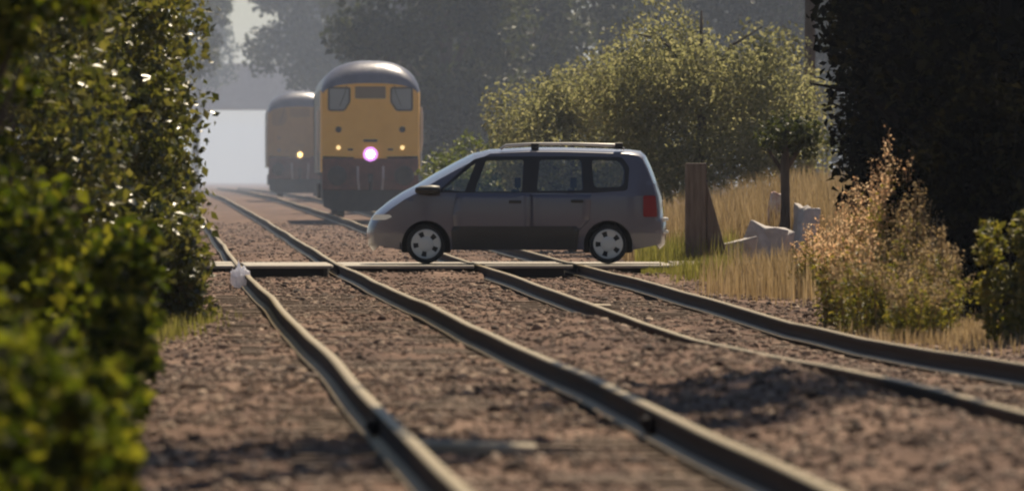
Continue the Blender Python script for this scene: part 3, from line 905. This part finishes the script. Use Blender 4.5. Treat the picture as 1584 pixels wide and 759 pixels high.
for sgn in (-1, 1):
    for D, hx in ((D1, (2.24, .925)), (D2, (3.17, .935))):
        dd = shrink(D, .006)
        d = bm_obj([(fill(dd), side(sgn), sgn > 0)], 'door', paint, car, True, .02)
        hm = MB(); hm.box((u2x(hx[0]), sgn * (hw(*hx) + .012), hx[1]), (.19, .035, .045)); hm.build('handle', plastic, d, bevel=.01)
    for wpoly in W:
        g = bm_obj([(fill(wpoly), side(sgn, -.008), sgn > 0)], 'side_window', glass, car)
    tw = bm_obj([(fill(shrink(GH, -.012), W), side(sgn, .004), sgn > 0)], 'window_trim', plastic, car)
    lower = rounded([(1.30, .215), (1.285, .50), (1.32, .56), (3.16, .56), (3.20, .50), (3.17, .215)], .02)
    bm_obj([(fill(lower), side(sgn, .012), sgn > 0)], 'dark_lower_side', mat('dark_ground_reflection', (.035, .032, .033), .45), car, True, .01)  # panel coloured dark to imitate the ground reflected in the lower body
    hl = rounded([(.085, .655), (.13, .735), (.36, .735), (.40, .70), (.30, .655)], .02)
    bm_obj([(fill(hl, cu=.03), side(sgn, .006), sgn > 0)], 'headlight', clearl, car)
    tl_ = rounded([(4.16, .70), (4.16, 1.02), (4.345, 1.02), (4.375, .70)], .03)
    bm_obj([(fill(tl_, cu=.05), side(sgn, .006), sgn > 0)], 'tail_light', redl, car)
    mm = MB(); mm.lathe([(.0, -.12), (.05, -.115), (.085, -.07), (.10, .02), (.085, .09), (0, .1)], 'x', (0, 0, 0), 14)
    mo = mm.build('door_mirror', plastic, car, True)
    mo.location = (u2x(.95), sgn * .97, 1.10); mo.scale = (1.75, 1.0, .78)
    # roof rail
    rm = MB()
    zr_ = 1.765
    rm.tube([(u2x(2.02), sgn * .60, zr_ - .05), (u2x(2.10), sgn * .60, zr_ + .005), (u2x(2.5), sgn * .60, zr_ + .03), (u2x(3.1), sgn * .60, zr_ + .03), (u2x(3.75), sgn * .60, zr_ + .01), (u2x(3.88), sgn * .60, zr_ - .05)], [.022, .022, .018, .018, .022, .022], 8)
    rm.build('roof_rail', alloy, car, True)
    fm = MB()
    for uu in (2.54, 3.80):
        fm.box((u2x(uu), sgn * .60, zr_ - .005), (.12, .06, .10))
        fm.build('rail_foot', plastic, car, bevel=.015); fm = MB()
    for wu in (FW, RW):
        wl_ = MB(); pa = arc(wu, .28, AR + .012, -10, 190); pb = arc(wu, .28, AR + .03, 190, -10)
        wl_.prism([(u2x(a), b) for a, b in pa + pb], 'y', min(sgn * .1, sgn * .80), max(sgn * .1, sgn * .80)); wl_.prism([(u2x(a), max(b, .16)) for a, b in arc(wu, .28, AR + .02, 0, 360, 30)[:-1]], 'y', min(sgn * .52, sgn * .54), max(sgn * .52, sgn * .54)); wl_.build('wheel_arch_liner', cabin, car)
    # wheels
    for wu in (FW, RW):
        wm = MB(); wm.lathe([(.17, -.19), (.25, -.2), (.282, -.185), (.293, -.15), (.293, -.05), (.282, -.015), (.245, 0), (.21, -.012), (.2, -.05)], 'y', (0, 0, 0), 40)
        wh = wm.build('wheel', rubber, car, True)
        wh.location = (u2x(wu), sgn * .855, .293)
        if sgn < 0: wh.rotation_euler = (0, random.random(), math.pi)
        rim = MB(); rim.lathe([(.212, -.03), (.222, -.004), (.205, .004), (.19, -.006)], 'y', (0, 0, 0), 40)
        rim.lathe([(0, .014), (.06, .013), (.10, .006), (.115, -.002)], 'y', (0, 0, 0), 30)
        for k in range(5):
            a0, a1 = k * 72 + 15, k * 72 + 57
            pp = arc(0, 0, .112, a0, a1, 5) + arc(0, 0, .195, a1 + 3, a0 - 3, 5)
            rim.prism(pp, 'y', -.02, .002)
        rim.lathe([(.13, -.004), (.19, -.004)], 'y', (0, 0, 0), 30) if False else None
        rim.build('hubcap', alloy, wh)
        dk = MB(); dk.lathe([(.0, -.03), (.20, -.03)], 'y', (0, 0, 0), 30); dk.build('rim_well', cabin, wh)
# floor, painted bumper highlights, seats, wheel
mb = MB(); mb.box((u2x(2.25), 0, .36), (3.5, 1.2, .26)); mb.box((u2x(2.27), 0, .35), (2.0, 1.55, .22)); mb.build('floor_pan', cabin, car)
mb = MB(); mb.box((u2x(1.15), 0, .95), (.55, 1.45, .16)); mb.build('dashboard', cabin, car, bevel=.05)
for (su, sy) in ((2.08, -.38), (2.08, .38), (2.92, -.44), (2.92, 0), (2.92, .44), (3.72, -.36), (3.72, .36)):
    sm_ = MB()
    sm_.box((u2x(su - .2), sy, .62), (.5, .44, .16))
    sm_.box((u2x(su + .12), sy, .86), (.14, .42, .52), Matrix.Rotation(R(12), 3, 'Y'))
    st = sm_.build('seat', cabin, car, bevel=.04)
    hm = MB(); hm.box((u2x(su + .2), sy, 1.21), (.09, .24, .15)); hm.tube([(u2x(su + .2), sy, 1.05), (u2x(su + .2), sy, 1.2)], .015, 6)
    hm.build('headrest', cabin, st, bevel=.03)
mb = MB(); ring = [(u2x(1.62) + .07 * math.cos(t) , .38 + .18 * math.sin(t), 1.0 + .17 * math.cos(t)) for t in np.linspace(0, 2 * math.pi, 25)]
mb.tube(ring, .014, 6); mb.build('steering_wheel', mat('grey_rim', (.25, .24, .23), .5), car, True)
highlight_m = mat('bumper_highlight', (.75, .72, .68), .35)  # pale strips imitate sunlight catching the rear bumper edges
for bz in (.665, .475):
    bw = MB(); bw.box((u2x(4.50), 0, bz), (.09, 1.42, .045)); bw.build('bumper_highlight_strip', highlight_m, car, bevel=.012)
mb = MB(); mb.box((u2x(4.47), 0, .80), (.03, .52, .12)); mb.build('number_plate', mat('yellow_plate', (.6, .5, .1), .5), car)

# ------------------------------------------------------------------ locomotives
yel = nmat('weathered_yellow_paint', [(.3, (.80, .43, .04)), (.7, (.90, .52, .07))], 2, .5, 0, .1, bscale=3)
roofm = nmat('sooty_grey_roof', [(.3, (.09, .09, .12)), (.7, (.16, .16, .2))], 3, .36, .2, .2)
green = mat('dark_green_side', (.03, .045, .04), .45)
redb = nmat('dirty_red_beam', [(.3, (.10, .04, .03)), (.7, (.2, .075, .055))], 5, .8)
black = nmat('oily_black_underframe', [(.3, (.018, .016, .016)), (.7, (.045, .04, .038))], 5, .75)
dglass = mat('cab_window_glass', (.2, .22, .24), .15, 0, .9)
pale_t = mat('cream_trim', (.55, .40, .16), .5)
lamp_pink = emit('headlamp_lens', (1.0, .72, .95), 9)
lamp_halo = emit('headlamp_glow_ring', (.75, .3, .9), 1.1)  # lilac emission imitates the glow and colour fringe around the lit lamp
lamp_small = emit('marker_lens', (1.0, .7, .3), .9)
lamp_warm = emit('warm_headlamp_lens', (1.0, .62, .22), 3.0)

LEN = 14.5
def ring_at(d):
    q = min(d / .9, 1.0)
    zt = 3.46 + .60 * math.sqrt(max(0, 1 - (1 - q) ** 2))
    hwid = 1.235 + .065 * math.sqrt(max(0, 1 - (1 - min(d / .5, 1)) ** 2))
    pts = [(hwid, 1.15), (hwid, 1.57), (hwid, 2.4)]
    for k in range(0, 13):
        a = math.pi / 2 * k / 12
        pts.append((hwid * math.cos(a) ** .8, 3.15 + (zt - 3.15) * math.sin(a) ** .9))
    left = [(-x, z) for x, z in pts[:-1]][::-1]
    return pts + left
def make_loco():
    root = empty('diesel_locomotive', (0, 0, 0), 0)
    ds = [0, .03, .09, .2, .36, .56, .9, 1.6, 1.65, 3, 6, 9, 12, LEN]
    rings = [[(x, d, z) for x, z in ring_at(d)] for d in ds]
    n = len(rings[0])
    V = [p for r in rings for p in r]
    Fr, Fs = [], []
    for i in range(len(ds) - 1):
        for k in range(n - 1):
            f = (i * n + k, (i + 1) * n + k, (i + 1) * n + k + 1, i * n + k + 1)
            zm = sum(V[j][2] for j in f) / 4
            (Fr if zm > 3.2 and (k > 3 and k < n - 5) else Fs).append((f, ds[i] < 1.6))
    Fs_y = [f for f, c in Fs if c and False]
    b = meshobj('body', V, [f for f, c in Fs] + [tuple((len(ds) - 1) * n + k for k in range(n))], green, root, True)
    b.data.materials.append(yel)
    for p, (f, c) in zip(b.data.polygons, Fs):
        if c and V[f[0]][1] < .5: p.material_index = 1
    meshobj('roof', V, [f for f, c in Fr], roofm, root, True)
    # cab front with its windows
    r0 = ring_at(0)
    face = [(1.235, 1.57), (.43, 1.57), (.43, 1.33), (-.43, 1.33), (-.43, 1.57), (-1.235, 1.57)]
    up = [p for p in r0 if p[1] > 1.6]
    face = face + [p for p in up[::-1]]
    wl = rounded([(-1.08, 3.34), (-.54, 3.34), (-.54, 2.98), (-.68, 2.76), (-1.08, 2.76)], .05)
    wr = [(-x, z) for x, z in wl][::-1]
    ce = rounded([(-.40, 3.38), (.40, 3.38), (.40, 3.06), (-.40, 3.06)], .03)
    flat = lambda y: (lambda u, h: (u, y, h))
    bm_obj([(fill(face, [wl, wr, ce], 5, 5), flat(-.004), False)], 'cab_front', yel, root, False, .03)
    for wp in (wl, wr):
        fo = bm_obj([(fill(shrink(wp, -.05), [shrink(wp, .045)], 5, 5), flat(-.018), False)], 'windscreen_frame', plastic, root, False, .02)
        bm_obj([(fill(shrink(wp, .03), [], 5, 5), flat(-.006), False)], 'pane', dglass, fo, False)
    hc = bm_obj([(fill(ce, [], 5, 5), flat(.012), False)], 'headcode_panel', mat('dull_headcode_glass', (.16, .11, .05), .35), root, False)
    bm_obj([(fill(shrink(ce, -.03), [shrink(ce, .012)], 5, 5), flat(-.014), False)], 'panel_frame', pale_t, hc, False, .01)
    # pillars beside the windscreens, door windows on the cab sides
    for s in (-1, 1):
        mb = MB(); mb.box((s * 1.295, .85, 2.98), (.03, .5, .62)); mb.build('cab_side_window', dglass, root)
        mb = MB(); mb.tube([(s * 1.33, .35, 1.7), (s * 1.36, .35, 1.9), (s * 1.36, .35, 2.7), (s * 1.33, .35, 2.85)], .022, 6); mb.build('handrail', alloy, root)
        mb = MB(); mb.tube([(s * 1.33, 1.5, 1.2), (s * 1.36, 1.5, 1.4), (s * 1.36, 1.5, 2.7), (s * 1.33, 1.5, 2.85)], .022, 6); mb.build('handrail', alloy, root)
        mb = MB(); mb.tube([(s * .62, -.03, 3.42), (s * .66, -.055, 3.2), (s * .80, -.055, 2.86)], .012, 5); mb.build('wiper', plastic, root)
        mb = MB(); mb.lathe([(0, -.03), (.055, -.03), (.06, 0)], 'y', (s * .83, -.02, 1.79), 14); mb.build('marker_light', lamp_small, root)
        mb = MB(); mb.lathe([(0, -.05), (.075, -.05), (.085, 0)], 'y', (s * .83, -.01, 2.26), 14); mb.build('lamp_socket', plastic, root)
        mb = MB(); mb.box((s * .52, -.03, 1.74), (.13, .06, .05)); mb.build('lamp_bracket', plastic, root)
        # buffers
        mb = MB(); mb.lathe([(0, -.62), (.2, -.61), (.255, -.58), (.255, -.55), (.1, -.53), (.1, -.25), (.17, -.25), (.17, 0)], 'y', (s * .87, .12, 1.06), 24)
        mb.build('buffer', black, root, True)
        mb = MB(); mb.tube([(s * .33, -.1, 1.3), (s * .33, -.2, 1.0), (s * .3, -.12, .7)], .03, 6)
        mb.build('brake_pipe', mat('pale_pipe', (.5, .42, .4), .5), root)
    mb = MB(); mb.box((.0, -.03, 1.97), (.36, .06, .06)); mb.build('lamp_bracket', plastic, root)
    mb = MB(); mb.lathe([(.10, -.07), (.18, -.055), (.19, 0)], 'y', (0, -.02, 1.62), 28); hl = mb.build('headlight', lamp_halo, root, True)
    mb = MB(); mb.lathe([(0, -.085), (.08, -.08), (.102, -.07)], 'y', (0, -.02, 1.62), 28); mb.build('lens', lamp_pink, hl, True)
    mb = MB(); mb.box((0, .1, 1.1), (2.5, .3, .82)); mb.build('buffer_beam', redb, root, bevel=.03)
    mb = MB(); mb.box((0, -.12, 1.0), (.12, .3, .22)); mb.tube([(0, -.25, 1.05), (0, -.36, .9), (0, -.3, .68)], .045, 8); mb.build('coupling', black, root)
    mb = MB(); mb.prism([(-1.2, .66), (1.2, .66), (1.22, .26), (.95, .14), (-.95, .14), (-1.22, .26)], 'y', -.02, .05); mb.build('guard_plate', black, root)
    mb = MB(); mb.box((0, LEN / 2, 1.0), (2.2, LEN - .4, .32)); mb.box((0, LEN / 2, .7), (2.3, 3.4, .7)); mb.build('underframe', black, root)
    for by_ in (2.5, LEN - 2.5):
        mb = MB(); mb.box((0, by_, .66), (2.45, 4.2, .42)); mb.box((0, by_, .5), (1.2, 3.6, .3)); bo = mb.build('bogie', black, root, bevel=.04)
        for wy in (-1.6, 0, 1.6):
            for s in (-1, 1):
                mb = MB(); mb.lathe([(0, -.07), (.48, -.07), (.5, -.05), (.5, .06), (.53, .07), (.53, .09), (0, .09)], 'x', (s * .76, by_ + wy, .5), 26)
                mb.build('wheel', black, bo)
    return root
def place_loco(o, Y, xp):
    o.location = (px(xp, Y), Y, float(zrise(Y + 3)))
    o.rotation_euler = (0, -math.atan(.0005), math.atan(-SLOPE) * 1.0 - .008)
loco = make_loco()
tag(loco, 'leading diesel locomotive with yellow front and bright pinkish headlight behind the car', 'locomotive', 'locomotives on the right track')
place_loco(loco, 207.5, 573)
loco2 = copy_tree(loco)
tag(loco2, 'more distant hazy locomotive half hidden behind the leading one, with a small warm headlight')
place_loco(loco2, 318, 464); loco2.scale = (1.0, 1, 1.04)
for o in [x for x in C.objects if x.parent and x.parent.parent == loco2 and x.name.startswith('lens')]:
    o.data = o.data.copy(); o.data.materials[0] = lamp_warm
for o in [x for x in C.objects if x.parent == loco2 and x.name.startswith('headlight')]:
    o.data = o.data.copy(); o.data.materials[0] = yel
for o in [x for x in C.objects if x.parent == loco2 and x.name.startswith('marker_light')]:
    o.data = o.data.copy(); o.data.materials[0] = dglass

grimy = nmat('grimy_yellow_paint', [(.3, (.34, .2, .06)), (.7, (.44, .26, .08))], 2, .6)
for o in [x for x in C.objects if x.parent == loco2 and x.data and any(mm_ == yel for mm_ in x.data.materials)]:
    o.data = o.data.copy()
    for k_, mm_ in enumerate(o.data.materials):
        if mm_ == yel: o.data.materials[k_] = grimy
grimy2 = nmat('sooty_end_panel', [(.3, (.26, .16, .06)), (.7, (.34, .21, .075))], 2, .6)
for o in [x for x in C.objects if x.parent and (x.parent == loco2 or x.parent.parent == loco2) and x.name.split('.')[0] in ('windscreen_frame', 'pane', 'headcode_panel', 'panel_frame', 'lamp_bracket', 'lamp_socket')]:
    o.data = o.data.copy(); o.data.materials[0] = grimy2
# ------------------------------------------------------------------ the hazy air
mb = MB(); mb.box((0, 1250, 7.5), (1100, 2800, 22)); haze = mb.build('haze', mat('tmp', (1, 1, 1)))
hm = bpy.data.materials.new('smoky_air'); hm.use_nodes = True
t = hm.node_tree; t.nodes.remove(t.nodes['Principled BSDF'])
pv = t.nodes.new('ShaderNodeVolumePrincipled')
pv.inputs['Color'].default_value = (.65, .77, .99, 1)
pv.inputs['Density'].default_value = HAZE
pv.inputs['Anisotropy'].default_value = .45
t.links.new(pv.outputs[0], t.nodes['Material Output'].inputs['Volume'])
haze.data.materials[0] = hm
tag(haze, 'thin smoky haze hanging over the railway', 'haze', kind='stuff')

# the exhaust smoke that hangs in the cutting from the locomotives onwards
mb = MB(); mb.box((0, 1363.5, 7.4), (1040, 2473, 21.4)); smoke = mb.build('smoke', hm)
sm2 = hm.copy(); sm2.name = 'blue_smoke'
sm2.node_tree.nodes['Principled Volume'].inputs['Density'].default_value = SMOKE
smoke.data.materials[0] = sm2
tag(smoke, 'bluish exhaust smoke hanging around the locomotives and the bridge', 'smoke', kind='stuff')
